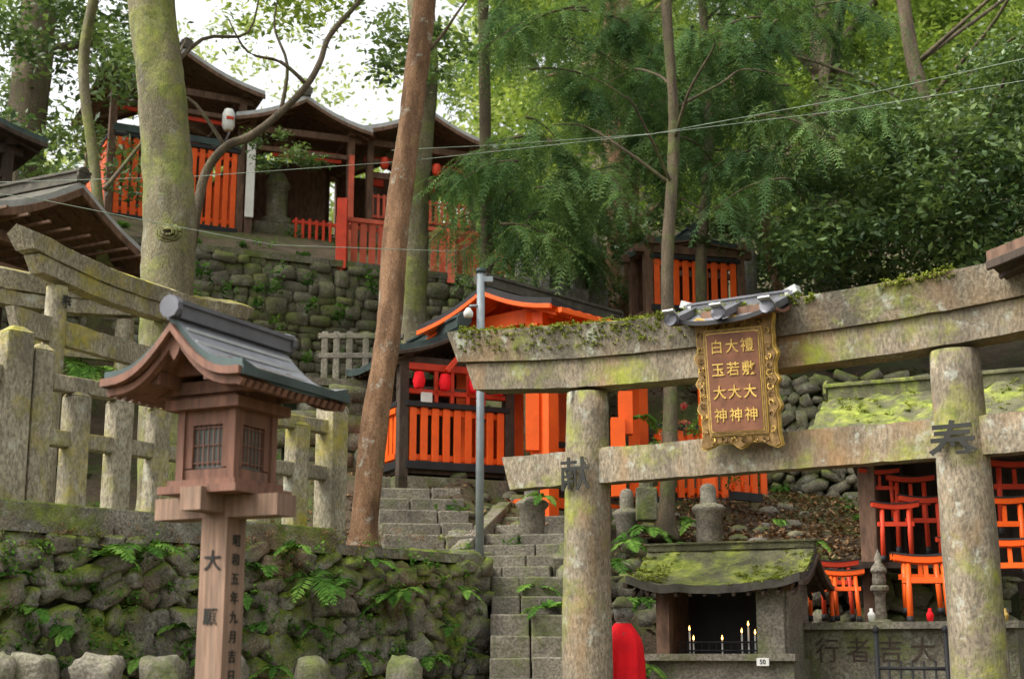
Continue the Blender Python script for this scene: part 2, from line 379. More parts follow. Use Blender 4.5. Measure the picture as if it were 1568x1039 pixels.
stone_wall('upper_terrace_wall',UA-Vector((2.6,1.0,0)),UB+Vector((.5,.25,0)),4.0,6.48,.135,.2,M_uwall,2,.2,.12,cope=(M_uwall,.09,.35),ns=.08,p=.42)
stone_wall('lower_terrace_wall',P(440,600,14.6),P(612,600,15),3.0,Zp(592,14.8),.2,.4,M_uwall,2,.25,.1,cope=(M_step,.08,.3),ns=.06,p=.35)
stone_wall('rubble_wall',P(1150,650,15.4),P(1420,650,15.1),3.0,Zp(575,15.3),.13,.17,M_uwall,2,.25,.9,ns=.2)
stone_wall('rubble_wall',Vector((.42,12.2,0)),Vector((4.2,12.0,0)),0.2,2.2,.15,.22,M_uwall,2,.25,.6,ns=.2)
# ---------------- stairs ----------------
def stairs(name,p0,p1,z0,z1,n,w,m,kerb=None):
    g=B();p0=Vector((p0[0],p0[1],0));p1=Vector((p1[0],p1[1],0));x=(p1-p0);L=x.length;x.normalize();an=math.atan2(x.y,x.x);y=Vector((-x.y,x.x,0))
    for i in range(n):
        zt=z0+(z1-z0)*(i+1)/n; c=p0+x*(L*(i+.5)/n); run=L/n; k=random.choice([.35,.5,.62])
        for a,b in((0,k),(k,1)):
            cc=c+y*(w*((a+b)/2-.5)); g.box((cc.x,cc.y,zt-.13+random.uniform(-.008,.008)),(run*1.25,w*(b-a)-.012,.26),m,an+random.uniform(-.02,.02))
    if kerb:
        for sg in(-1,1):
            q=y*sg*(w/2+.07); g.beam(p0+q+Vector((0,0,z0+.08)),p1+q+Vector((0,0,z1+.08)),.13,.2,m)
    return g.finish(name,.012)
stairs('stone_stairs',(.14,8.7),(.14,12.0),0,2.2,14,.62,M_step)
a=P(770,850,12.2);b=P(850,790,14);stairs('stone_stairs',a,b,2.2,Zp(790,14)-.02,6,.85,M_step,True)
a=P(665,840,12.6);b=P(622,705,15);stairs('stone_stairs',a,b,ZT+.05,Zp(705,15),9,.85,M_step)
# ---------------- torii ----------------
def torii(name,pa,da,pb,db,pk0,pk1,ps,pn0,pn1,r,ovl,ovr,z0,mat,sori=.16,lean=.06,nukiext=.55,kw=.34,gakuzuka=False,top=None):
    g=B();M,L=frame(pa,da,pb,db,0,560);g.M=M; mtop=top or mat
    zk0,zk1,zs,zn0,zn1=[Zp(p,da) for p in(pk0,pk1,ps,pn0,pn1)]
    for sx,sg in((0,1),(L,-1)):
        pts=[];rs=[]
        for i in range(21):
            t=i/20; pts.append((sx-sg*lean*(1-t),0,z0+(zs-z0)*t)); rs.append(r*(1.15-.22*t))
        g.tube(pts,rs,mat,28,.07)
        g.tube([(sx-sg*lean,0,z0-.05),(sx-sg*lean,0,z0+.18)],r*1.5,mat,20)
    def bar(x0,x1,zb,zt,w0,w1,so,m,top=0):
        N=40;secs=[]
        for i in range(N+1):
            t=i/N;x=x0+(x1-x0)*t;u=abs(2*(x-L/2)/(L+ovl+ovr));o=so*u**2.4
            tw=.008*noise.noise(Vector((x*3,zb,5)))+.007*noise.noise(Vector((x*11,zb,5)))
            bw=.007*noise.noise(Vector((x*9,zb,9)))
            q=[(x,-w0/2,zb+o+bw),(x,-w1/2+bw,zt+o+tw)]
            if top: q+=[(x,0,zt+top+o+tw)]
            q+=[(x,w1/2,zt+o+tw),(x,w0/2,zb+o+bw)]
            secs.append([Vector(p) for p in q])
        e=.07
        for k,sec in((0,-1),(-1,1)):
            secs[k]=[p+Vector((sec*e*((p.z-zb)/(zt-zb)),0,0)) for p in secs[k]]
        g.loft(secs,m)
    bar(-ovl+.12,L+ovr-.12,zs,zk1,kw*.62,kw*.68,sori,mat)
    bar(-ovl,L+ovr,zk1+.003,zk0,kw*.85,kw*1.12,sori,mtop,.05)
    bar(-nukiext,r*-.2,zn1,zn0,r*.95,r*.95,0,mat); bar(r*.1,L-r*.1,zn1,zn0,r*.95,r*.95,0,mat); bar(L+r*.2,L+nukiext,zn1,zn0,r*.95,r*.95,0,mat)
    if gakuzuka: g.box((L/2,0,(zn0+zs)/2),(r*1.2,r*.9,zs-zn0),mat)
    return g,M,L,(zk0,zk1,zs,zn0,zn1)
g,MT,LT,zz=torii('stone_torii',899,10.2,1462,8.75,512,560,602,690,742,.165,1.0,1.25,0,M_torii,sori=.13,gakuzuka=False,lean=.05,nukiext=.62,kw=.38,top=M_toriitop)
zk0,zk1,zs,zn0,zn1=zz
g.text('献',.25,(-.0,-.187,Zp(733,10.2)),(1,0,0),(0,0,1),M_ink,.004,.01)
g.text('奉',.3,(LT+.01,-.19,Zp(690,8.75)),(1,0,0),(0,0,1),M_ink,.004,.014)
g.finish('stone_torii',.014)
cl=[]
for i in range(1700):
    x=random.uniform(-1.0,LT+1.2); w_=noise.noise(Vector((x*2.2,3,1)))
    if w_<(-.3 if x<1.3 else -.02): continue
    u=abs(2*(x-LT/2)/(LT+2.25)); o=.13*u**2.4
    if random.random()<.6: p=(x,random.uniform(-.235,.05),zk0+o+random.uniform(-.0,.03))
    else:
        dz=random.random()**1.7*(.16 if x<1.3 else .05); p=(x,-.22+dz*.2,zk0+o-dz)
    cl.append((tuple(MT@Vector(p)),random.uniform(.012,.03)))
clumps(cl,26,.011,L_moss,'moss_tufts',.05,.6,.7)
# plaque
g=B();g.M=MT@Matrix.Translation((LT*.478+.03,-.27,(Zp(594,9.5))))@Matrix.Rotation(math.radians(9),4,'X')@Matrix.Rotation(math.radians(2),4,'Y')
def scallop(w,h,amp,n=96):
    o=[]
    for i in range(n):
        a=2*math.pi*i/n;c,s_=math.cos(a),math.sin(a);k=1/max(abs(c)/(w/2),abs(s_)/(h/2)); k*=1+amp*math.cos(a*12)+.5*amp*math.cos(a*24)
        o.append((c*k,s_*k))
    return o
for (w,h,am,y0,y1,m) in((.56,.83,.045,.0,.05,M_gold),(.54,.81,.042,-.012,.0,M_bronze),(.42,.70,.0,-.022,-.012,M_gold),(.405,.685,.0,-.03,-.022,M_bronze),(.375,.655,0,-.035,-.03,M_gold),(.362,.642,0,-.04,-.035,M_board)):
    o=scallop(w,h,am); g.loft([[Vector((x,y1,z)) for x,z in o],[Vector((x,y0,z)) for x,z in o]],m)
for k,(col) in enumerate(['白玉大神','大若大神','禮敷大神']):
    for j,ch in enumerate(col): g.text(ch,.096,(-.108+.108*k,-.043,.228-.15*j),(1,0,0),(0,0,1),M_gold,.003,.006)
for k in range(34):
    a=2*math.pi*k/34; c,s_=math.cos(a),math.sin(a); kk=1/max(abs(c)/.24,abs(s_)/.378); r=.018
    g.tube([(c*kk+r*math.cos(b+k),-.018-.008*math.sin(b),s_*kk+r*math.sin(b+k)) for b in np.linspace(0,5,7)],.0055,M_gold if k%2 else M_bronze,5)
g.M=MT@Matrix.Translation((LT*.485,-.16,Zp(508,9.5)))
g.gable((0,0,0),0,.72,.3,.15,.03,M_roof,M_wood,M_black,curve=.6,courses=0,ridge=.05,mr=M_ridge)
for sx in(-.34,.0,.34):
    g.beam((sx,0,.16),(sx,-.33,.02),.075,.045,M_ridge); g.tube([(sx,-.33,.03),(sx,-.36,.03)],.045,M_ridge,10)
    g.beam((sx,-.3,.052),(sx,-.39,.085),.08,.012,M_roofl)
for sg in(-1,1): g.beam((sg*.34,0,.18),(sg*.42,0,.21),.08,.05,M_roofl)
g.box((0,0,-.03),(.5,.22,.05),M_wood); g.box((0,-.02,.06),(.46,.2,.1),M_brown)
g.finish('shrine_name_plaque',.003)
# left toriis
g,M_,L_,z_=torii('t',80,9.9,300,11.4,392,416,440,490,526,.08,.3,.5,ZT,M_fence,sori=.09,lean=.03,nukiext=.38,kw=.2,gakuzuka=False)
g.text('奉',.1,(0.0,-.09,Zp(465,9.9)),(1,0,0),(0,0,1),M_ink,.004)
g.finish('stone_torii',.01)
g,M_,L_,z_=torii('t',-60,11.9,187,12.6,412,440,462,500,530,.09,.35,.35,ZT,M_fence,sori=.1,lean=.03,nukiext=.3,kw=.24,gakuzuka=True); g.finish('stone_torii',.012)
# ---------------- tamagaki stone fence ----------------
g=B(); off=wn*.14
def fpt(px):
    a=W0+off
    r=(px-784)/F/math.cos(TH)*.985
    s=(r*a.y-a.x)/(wd.x-r*wd.y); return a+wd*s
an=math.atan2(wd.y,wd.x)
for px,pt,w in((-60,500,.17),(12,503,.17),(53,530,.13),(114,600,.13),(181,610,.13),(241,622,.12),(296,640,.12),(355,640,.12),(400,640,.12),(455,645,.13),(508,618,.17)):
    c=fpt(px); zt=Zp(pt,c.y)-.03; z0=ZT+.05; dr=an+random.uniform(-.06,.06)
    g.box((c.x,c.y,(z0+zt)/2),(w,w,zt-z0),M_fence,Matrix.Rotation(dr,4,'Z')@Matrix.Rotation(random.uniform(-.012,.012),4,'Y'))
    vs=[(w/2*i,w/2*j,0) for i,j in((-1,-1),(1,-1),(1,1),(-1,1))]+[(w*.22*i,w*.22*j,.04) for i,j in((-1,-1),(1,-1),(1,1),(-1,1))]
    g.add(vs,[(0,1,5,4),(1,2,6,5),(2,3,7,6),(3,0,4,7),(4,5,6,7)],M_fence,False,Matrix.Translation((c.x,c.y,zt))@Matrix.Rotation(dr,4,'Z'))
a=fpt(-80);b=fpt(515)
for pyl in(588,672):
    z=Zp(pyl,8.6); g.beam((a.x,a.y,z),(b.x,b.y,z),.085,.1,M_fence)
g.beam((a.x,a.y,ZT+.1),(b.x,b.y,ZT+.1),.26,.12,M_wall)
g.finish('stone_fence',.01)
g=B()
for px,w in((-10,.2),(50,.24),(150,.26),(248,.24),(350,.24),(480,.22),(620,.24)):
    d=7.6+ (px/742)*2.6; c=P(px,1014,d); 
    g.blob((c.x,c.y,c.z-.09),(w,w,.26),M_step,3,.6,.14); g.tube([(c.x,c.y,0),(c.x,c.y,c.z-.1)],[w/2,w/2*.9],M_step,14,.12)
g.finish('round_topped_stone_posts')
# ---------------- wooden lantern ----------------
g=B(); c=Vector((-1.155,5.79,0)); yaw=math.atan2(.9,.44)
g.M=Matrix.Translation(c)@Matrix.Rotation(yaw,4,'Z')
z=lambda py:Zp(py,5.75)
g.box((0,0,z(790)/2),(.125,.125,z(790)),M_post)
zb=z(755); 
g.box((0,0,z(776)),(.13,.60,.085),M_post)
g.box((0,0,z(776)+.02),(.44,.1,.09),M_post)
g.box((0,0,zb+.005),(.38,.38,.03),M_wood); g.box((0,0,zb+.03),(.33,.33,.03),M_wood)
z0,z1=z(738),z(632); hw=.125
for i in(-1,1):
    for j in(-1,1): g.box((i*hw,j*hw,(z0+z1)/2),(.035,.035,z1-z0),M_wood)
for (ax) in(0,1):
    for sg in(-1,1):
        R=Matrix.Rotation(ax*math.pi/2,4,'Z')
        def bx(cx,cz,sx,sz,th,m,pr=0):
            v=R@Vector((cx,sg*(hw-.005+pr),cz)); g.box(v,(sx,th,sz) if ax==0 else (th,sx,sz),m)
        zm=(z0+z1)/2
        bx(0,z0+.022,.215,.045,.022,M_wood); bx(0,z1-.03,.215,.06,.022,M_wood)
        bx(0,zm,.15,z1-z0-.1,.008,M_glass,-.012)
        bx(-.09,zm,.035,z1-z0-.1,.02,M_wood);bx(.09,zm,.035,z1-z0-.1,.02,M_wood)
        for k in(-.05,-.025,0,.025,.05): bx(k,zm,.005,z1-z0-.11,.006,M_wood,.0)
        for k in(-.07,.0,.07): bx(0,zm+k,.145,.005,.006,M_wood,.0)
g.box((0,0,z1+.02),(.36,.36,.04),M_wood)
g.box((0,0,z1+.06),(.29,.29,.05),M_wood)
for sg in(-1,1):
    g.box((0,sg*.13,z1+.11),(.62,.045,.05),M_wood); g.box((sg*.15,0,z1+.085),(.045,.52,.05),M_wood)
    g.box((sg*.2,0,z1+.16),(.03,.30,.06),M_wood);g.box((sg*.2,0,z1+.21),(.03,.045,.09),M_wood)
    g.loft([[Vector((sg*(.35)+dx,yy,z1+.25+zz_)) for yy,zz_ in((-.035,0),(0,.03),(.035,0),(.02,-.06),(0,-.09),(-.02,-.06))] for dx in(-.01,.012)],M_wood)
zE=z1+.10; GH=.235
g.gable((0,0,0),zE,.74,.335,GH,.035,M_roof,M_wood,M_copper,curve=.75,courses=0,rafters=16,ridge=.055,lift=.04,mr=M_ridge)
for sg in(1,-1):
    for k in range(1,7):
        t=k/7; y=.335*t; zz_=zE+GH*((1-t)-.75*math.sin(math.pi*t)*.35); g.box((0,sg*y,zz_+.007),(.70,.013,.012),M_roofl)
g.gable((0,0,-.038),zE,.67,.31,GH-.01,.02,M_wood,M_wood,M_wood,curve=.75,ridge=0,lift=.03)
for sg in (-1,1): g.box((0,sg*.335,zE-.005),(.75,.02,.035),M_copper)
for k,ch in enumerate('昭和五年九月吉日'): g.text(ch,.052,(-0.0,-.066,z(828)-.075*k),(1,0,0),(0,0,1),M_ink,.001)
g.text('大',.085,(-.066,0,z(860)),(0,-1,0),(0,0,1),M_ink,.001);g.text('願',.07,(-.066,0,z(945)),(0,-1,0),(0,0,1),M_ink,.001)
g.finish('wooden_lantern',.004)
# ---------------- shrine buildings ----------------
def shrine(name,fr,dep,zpan,zeave,H_,roofmat,over=.35,wood=M_dark,panel=M_or,gablefront=True,posts=(0,1),edge=M_roofl,back=True,extra=None,sidepanel=True,rafters=10,pw=.1):
    M,L=fr; g=B(); g.M=M; z0=0
    zb=M.translation.z; zp=zpan-zb; ze=zeave-zb
    for x in np.linspace(0,L,max(2,posts[1] if posts[1]>1 else 2)):
        for y in(0,dep): g.box((x,y,ze/2-.3),(pw,pw,ze+.6),wood)
    for y in(0,dep):
        g.box((L/2,y,ze+.0),(L+.3,pw*.9,pw),wood); g.box((L/2,y,ze-.28),(L+.1,pw*.6,pw*.7),wood)
    for x in(0,L): g.box((x,dep/2,ze+.08),(pw*.9,dep+.3,pw),wood)
    g.box((L/2,dep/2,.03),(L,dep,.1),wood)
    g.box((L/2,dep/2,-.35),(L+.1,dep+.1,.6),M_uwall)
    if panel:
        g.slats((.04,-.03),(L-.04,-.03),.1,zp,panel,panel,.075,.035,.03,(.08,.93),.06,base=M_black,top=M_black)
        if sidepanel:
            g.slats((-.02,.05),(-.02,dep),.1,zp,panel,panel,.075,.035,.03,(.08,.93),.06,base=M_black,top=M_black)
            g.slats((L+.02,dep),(L+.02,.05),.1,zp,panel,panel,.075,.035,.03,(.08,.93),.06,base=M_black,top=M_black)
    if back: g.box((L/2,dep*.98,ze/2),(L,.03,ze),wood)
    if gablefront: g.gable((L/2,dep/2,0),ze+.06,dep+2*over,L/2+over,H_,.07,roofmat,wood,edge,rot=math.pi/2,curve=.35,courses=0,rafters=rafters,ridge=.1)
    else: g.gable((L/2,dep/2,0),ze+.06,L+2*over,dep/2+over,H_,.07,roofmat,wood,edge,curve=.35,rafters=rafters,ridge=.1)
    if extra: extra(g,L,dep,zp,ze)
    return g.finish(name,.006)
def u1x(g,L,dep,zp,ze):
    for x in(L*.28,L*.86):
        g.lathe((x,-.2,ze-.55),[(.0,0),(.06,.01),(.09,.08),(.09,.25),(.06,.32),(0,.33)],M_paper); g.box((x,-.2,ze-.38),(.1,.19,.05),M_red)
    for k in range(5): g.box((L*(.12+.19*k),dep*.3,zp+.2),(.14,.1,.3),M_red if k%2 else M_white)
    g.box((L/2,-.05,zp+.12),(L,.03,.1),M_copper); g.box((L/2,.05,zp+.45),(L,.04,.06),M_red)
shrine('vermilion_shrine',frame(152,18.6,357,19.4,Zp(350,19.0)),1.8,Zp(208,18.6),Zp(140,19.0),.5,M_roofd,.25,extra=u1x,wood=M_brown)
def u2x(g,L,dep,zp,ze):
    g.box((L*.35,.7,.2),(.7,.6,.5),M_uwall);g.lathe((L*.35,.6,.45),[(.22,0),(.22,.1),(.16,.12),(.16,.55),(.2,.6),(.1,.8),(0,.85)],M_uwall,12)
    g.box((0,-.07,ze*.55),(.12,.03,ze*.7),M_white); g.box((L,-.07,ze*.4),(.08,.04,ze*.9),M_pink)
    g.box((L*.6,.3,ze-.2),(L*.7,.05,.15),M_red); g.box((L*.5,1.3,ze*.5),(L*.9,.05,ze),M_brown)
    g.slats((L*.45,.1),(L,.1),.05,.45,M_red,M_red,.04,.05)
shrine('weathered_shrine',frame(372,19.4,530,19.9,Zp(376,19.6)),1.6,0,Zp(204,19.6),.45,M_roofd,.26,wood=M_brown,panel=None,extra=u2x)
def u3x(g,L,dep,zp,ze):
    g.slats((0,-.03),(L,-.03),.05,.42,M_pink,M_pink,.04,.05,.03,(.1,.92),.04)
    for x in np.linspace(.2,L-.2,4): g.box((x,.3,ze*.62),(.2,.06,.2),M_red); g.lathe((x,-.1,ze-.42),[(0,0),(.05,.01),(.07,.08),(.05,.18),(0,.2)],M_red,10)
    g.box((L/2,.3,ze-.15),(L,.05,.1),M_red); g.box((L/2,.9,.5),(L*.6,.5,.8),M_brown); g.box((L*.5,.6,.6),(.3,.05,.3),M_paper)
    g.box((L/2,-.02,ze-.5),(L,.05,.1),M_brown)
shrine('open_pavilion_shrine',frame(560,20.2,722,20.8,Zp(342,20.3)),1.8,0,Zp(226,20.4),.5,M_roofd,.3,wood=M_brown,panel=None,posts=(0,3),extra=u3x)
g=B();a=P(520,420,18.1);b=P(775,420,19.0)
g.slats(a,b,Zp(408,18.1),Zp(338,18.1),M_pink,M_pink,.085,.035,.03,(.08,.9),.06,base=M_brown,top=M_pink)
a2=P(775,420,19.0); b2=P(800,420,21); g.slats(a2,b2,Zp(402,18.1),Zp(342,18.1),M_pink,M_pink,.085,.035,.03,(.08,.9),.06)
for t in(0,.33,.66,1): c=a.lerp(b,t); g.box((c.x,c.y-.04,Zp(375,18.1)),(.1,.1,.75),M_pink)
c=P(525,330,18.1); g.box((c.x,c.y-.05,Zp(360,18.1)),(.13,.13,.95),M_red); g.finish('red_fence')
def lfx(g,L,dep,zp,ze):
    for k in range(9): g.box((L*k/8,dep/2,ze+.12),(.03,dep+.9,.03),M_brown)
shrine('gabled_wooden_hall',frame(-60,12.4,190,14.2,ZT),2.2,0,Zp(375,13),.62,M_roofd,.3,wood=M_brown,panel=None,extra=lfx,rafters=14)
shrine('neighbouring_hall_left',frame(-260,13.5,-10,14.5,ZT),2,0,Zp(205,14),.4,M_copper,.3,wood=M_dark,panel=None,edge=M_copper)
def mx(g,L,dep,zp,ze):
    g.beam((L*.35,-.15,ze-.1),(L*.62,-.15,ze+.28),.05,.05,M_red);g.beam((L*.89,-.15,ze-.1),(L*.62,-.15,ze+.28),.05,.05,M_red)
    for x in(.3,.45,.6,.75): g.box((L*x,-.02,ze-.2),(.04,.04,.4),M_red)
    g.box((L*.5,0,ze-.05),(L,.1,.07),M_red); g.box((L*.5,0,ze-.3),(L,.08,.05),M_red); g.box((L*.2,-.06,zp+.1),(.12,.02,.1),M_paper)
    for x in(.1,.34,.62,.85): g.lathe((L*x,-.14,ze-.3),[(0,0),(.045,.01),(.065,.08),(.045,.17),(0,.18)],M_cloth,12)
shrine('small_vermilion_shrine',frame(618,14,778,14.5,Zp(722,14.1)),1.1,Zp(622,14),Zp(552,14),.32,M_copper,.16,wood=M_dark,extra=mx,edge=M_copper)
def hx(g,L,dep,zp,ze):
    for x in np.linspace(-.25,L+.3,14): g.beam((x,-.5,ze-.02),(x,.3,ze+.2),.04,.05,M_or)
    g.box((L/2,-.03,ze-.12),(L+.5,.1,.11),M_or); g.box((L/2,-.05,ze-.38),(L+.2,.08,.08),M_or)
    g.box((L/2,-.5,ze-.03),(L+.8,.04,.05),M_or)
    for x in(.02,.5,.98): g.box((L*x,-.03,ze-.22),(.12,.12,.2),M_or)
    g.text('神',.15,(.05,-.12,ze-.1),(1,0,0),(0,0,1),M_ink)
shrine('red_worship_pavilion',frame(838,13.9,975,15.0,3.0),1.1,0,Zp(492,13.9),.34,M_roofd,.36,wood=M_or,panel=None,gablefront=False,posts=(0,3),edge=M_black,extra=hx,back=False,pw=.15)
shrine('vermilion_shrine',frame(994,16.4,1136,16.7,Zp(482,16.5)),.5,Zp(396,16.4),Zp(384,16.5),.14,M_copper,.06,wood=M_brown,sidepanel=False,edge=M_copper)
g=B()
for (a,b,d0,y0,y1) in((1005,1078,14.6,760,655),(1085,1175,14.8,762,700),(812,860,14.4,740,680),(1120,1160,14.2,752,690)):
    g.slats(P(a,700,d0),P(b,700,d0+.25),Zp(y0,d0),Zp(y1,d0),M_or,M_or,.07,.03,.03,base=M_black,top=M_black)
for px,y0,y1,d in((815,690,480,13.9),(945,760,640,13.5),(1080,760,560,13.8),(957,665,600,13.6)):
    c=P(px,600,d); g.box((c.x,c.y,(Zp(y0,d)+Zp(y1,d))/2),(.13,.13,Zp(y1,d)-Zp(y0,d)),M_or)
g.finish('vermilion_fence')
def stone_lantern(name,c,h,m=M_lich,cloth=False):
    g=B(); k=h/1.2; g.M=Matrix.Translation(c)@Matrix.Scale(k,4)
    g.lathe((0,0,-.3),[(.2,0),(.2,.38),(.15,.42)],m,6,False); g.lathe((0,0,0),[(.1,.1),(.08,.3),(.085,.5),(.12,.55)],m,14)
    g.lathe((0,0,0),[(.14,.55),(.15,.62),(.12,.64)],m,12,False)
    g.lathe((0,0,0),[(.1,.64),(.11,.72),(.1,.82),(.13,.85),(.12,.9),(.05,1.0),(.06,1.06),(.03,1.13),(.0,1.2)],m,14)
    return g.finish(name,.008)
def marker(g,c,w,h,m):
    g.box((c.x,c.y,c.z+.05),(w*1.7,w*1.4,.3),m); g.tube([(c.x,c.y,c.z+.18),(c.x,c.y,c.z+h*.85),(c.x,c.y,c.z+h)],[w*.62,w*.6,w*.3],m,4 if random.random()<.5 else 7,.08,smooth=False)
g=B()
for px,py,d,w,h in((990,780,13.2,.11,.5),(870,480,17.6,.2,.9),(835,470,17.4,.2,.8),(910,470,17.4,.2,.9),(1150,470,17.4,.15,.8),(885,470,17.2,.16,1.0),(800,450,17.3,.16,.6)):
    marker(g,P(px,py,d),w,h,M_lich if d>17 else M_uwall)
g.finish('stone_markers',.012)
g=B()
for px,py,d,r in((815,775,13.4,.15),(1085,782,13.3,.15),(960,790,13.4,.13)):
    c=P(px,py,d); g.lathe(c,[(r*.8,-.5),(r*.8,-.03),(r,.0),(r*1.05,.03),(r*.8,.06),(r*.5,.07),(r*.5,.2),(r*.4,.24),(0,.26)],M_step,16)
g.finish('round_stone_bases',.01)
stone_lantern('stone_finial_post',P(1350,960,11.3),.6,M_step)
g=B()
for i in range(90):
    px=random.uniform(690,1240);d=random.uniform(12.8,14.6); x=P(px,800,d); zz0=H(x.x,x.y); s=random.uniform(.08,.26)
    g.blob((x.x,x.y,zz0+.0),(s,s*.8,s*.6),M_uwall if random.random()<.6 else M_step,2,.75,.15)
for i in range(60):
    y=random.uniform(9.2,12.2); z=max(.1,(y-8.7)*.66); g.blob((.52+random.uniform(-.05,.12),y,z+random.uniform(-.2,.15)),(.25,.35,.3),M_uwall,2,.7,.15)
for i in range(45):
    px=random.uniform(550,720); d=random.uniform(11.9,12.5);x=P(px,850,d); g.blob((x.x,x.y,H(x.x,x.y)+.04),(random.uniform(.15,.35),.25,.2),M_wall,2,.75,.15)
g.finish('rubble_rocks')
g=B()
for px in(497,515,535,560,585,608): 
    c=P(px,560,15.1); g.box((c.x,c.y,(Zp(590,15.1)+Zp(508,15.1))/2),(.07,.07,Zp(508,15.1)-Zp(590,15.1)),M_step)
for py in(515,545): g.beam(P(488,py,15.1),P(618,py,15.1),.08,.06,M_step)
g.finish('stone_balustrade',.01)
TUFT=[]
# ---------------- right: mossy roofed offering shelter ----------------
g=B(); M,L=frame(1305,12.0,1640,11.2,.0,700); g.M=M
ze=Zp(676,12.0)
for x in(.12,L-.1): g.box((x,0,ze/2),(.14,.14,ze),M_brown)
for x in(.12,L): g.box((x,1.0,ze/2),(.14,.14,ze),M_dark)
g.box((L/2,1.05,ze/2),(L,.04,ze),M_dark); g.box((0.05,.5,ze/2+.4),(.03,1,ze-.8),M_dark)
g.box((L/2,0,Zp(704,12)),(L+.4,.1,.12),M_dark)
g.gable((L/2,.5,0),ze,L+.6,.95,.46,.09,M_mossroof,M_dark,M_roofd,curve=-.2,rafters=14,ridge=.12,lift=0,tufts=TUFT,wob=.09,tlim=.1)
g.box((L/2,.45,1.35),(L,.9,.1),M_step); g.box((L/2,.02,.68),(L,.06,1.3),M_uwall)
g.finish('offering_shelter',.008)
def mini_torii(g,c,w,h,yaw=0,tilt=0,m=M_or):
    old=g.M; g.M=Matrix.Translation(c)@Matrix.Rotation(yaw,4,'Z')@Matrix.Rotation(tilt,4,'X'); r=w*.055
    for s in(-1,1):
        g.tube([(s*w*.34,0,0),(s*w*.31,0,h)],r,m,8); g.tube([(s*w*.34,0,0),(s*w*.338,0,h*.12)],r*1.25,M_black,8)
    g.box((0,0,h*.72),(w*.86,r*1.2,r*1.9),m)
    secs=[]
    for i in range(9):
        t=i/4-1; z=h+ .06*w*t*t; x=t*w*.55; secs.append([Vector((x,-r*1.3,z)),Vector((x,-r*1.6,z+r*2)),Vector((x,r*1.6,z+r*2)),Vector((x,r*1.3,z))])
    g.loft(secs,m)
    g.loft([[Vector((q[0].x*1.02,sy*r*1.8,q[1].z+dz)) for sy,dz in((-1,.002),(-1,r*.6),(1,r*.6),(1,.002))] for q in secs],M_black)
    g.box((0,0,h*.86),(r*1.4,r,h*.24),m); g.M=old
g=B()
for px,py,d,w,h,yw,ti in((1262,950,11.3,.3,.34,-.2,-.15),(1296,952,11.1,.3,.36,-.1,-.25),(1285,950,11.5,.34,.42,.1,-.1),(1425,955,10.9,.42,.46,-.15,-.2),(1415,940,11.3,.4,.4,0,-.1),(1555,940,10.7,.4,.5,-.2,-.15),(1375,860,11.6,.34,.42,0,0),(1420,865,11.7,.36,.5,0,0),(1400,850,11.9,.36,.6,0,0),(1545,880,11.3,.4,.55,0,0),(1560,820,11.6,.4,.55,0,0),(1470,900,11.6,.3,.35,0,0),(1350,800,11.9,.3,.4,0,0)):
    mini_torii(g,P(px,py,d),w,h,yw,ti,M_red if d>11.45 else M_or)
g.box(P(1400,866,11.8),(1.3,.35,.05),M_dark); g.finish('small_red_torii_offerings')
g=B(); M,L=frame(1228,11.0,1560,10.2,0,1000); g.M=M; zt=Zp(962,10.9); g.box((L/2,.15,zt/2),(L,.3,zt),M_uwall); g.box((L/2,.12,zt+.02),(L+.06,.4,.05),M_step)
for k,ch in enumerate('行者吉大納'): g.text(ch,.19,(.2+.235*k,-.002,Zp(998,10.9)),(1,0,0),(0,0,1),M_dark,.003,.004)
g.finish('inscribed_stone_base',.015)
g=B(); M,L=frame(1343,10.0,1450,9.7,0,1000); g.M=M
for x in (0,L):
    g.tube([(x,0,0),(x,0,Zp(968,9.9))],.018,M_black,8); g.blob((x,0,Zp(964,9.9)),(.05,.05,.06),M_black,2,1,0)
for zz_ in (1.1,1.5): g.tube([(0,0,zz_),(L,0,zz_)],.012,M_black,8)
for k in range(1,6): g.tube([(L*k/6,0,.1),(L*k/6,0,1.55)],.008,M_black,6)
for s in(0,L): g.box((s,.0,.02),(.12,.25,.04),M_black)
g.finish('iron_railing')
g=B()
for px,m in((1335,M_white),(1425,M_cloth),(1470,M_white),(1500,M_grey),(1540,M_gold),(1520,M_cloth)):
    c=P(px,955,10.75); g.lathe((c.x,c.y,Zp(962,10.9)+.045),[(.02,0),(.028,.05),(.028,.06),(.012,.08),(.012,.1)],m,10)
g.finish('offering_cups')
# ---------------- candle altar ----------------
g=B(); M,L=frame(1006,10.9,1205,10.5,0,950); g.M=M; dep=.65
zb=Zp(1008,10.8); ze=Zp(893,10.8)
g.box((L/2,dep/2,zb/2),(L+.1,dep+.1,zb),M_step)
g.box((L/2,-.06,zb+.012),(L+.16,.14,.05),M_step)
g.box((.06,0,(zb+ze)/2),(.1,.1,ze-zb),M_brown);g.box((L-.11,0.02,(zb+ze)/2),(.2,.14,ze-zb),M_step);g.box((L-.02,dep/2,(zb+ze)/2),(.06,dep,ze-zb),M_step)
g.box((0.03,dep/2,(zb+ze)/2),(.05,dep,ze-zb),M_brown);g.box((L/2,dep,(zb+ze)/2),(L,.06,ze-zb),M_black)
g.box((L/2,0,ze-.03),(L+.1,.09,.07),M_brown)
g.gable((L/2,dep/2-.02,0),ze-.02,L+.32,dep/2+.22,.29,.06,M_mossroof,M_dark,M_roofd,curve=.5,rafters=12,ridge=.05,lift=.07,ends=False,tufts=TUFT,wob=.025)
for zz_ in(.12,.06): g.tube([(.12,.12,zb+zz_),(L-.2,.12,zb+zz_)],.007,M_black,6)
for k in range(12): g.tube([(.14+k*.055,.12,zb+.03),(.14+k*.055,.12,zb+.13)],.004,M_black,5)
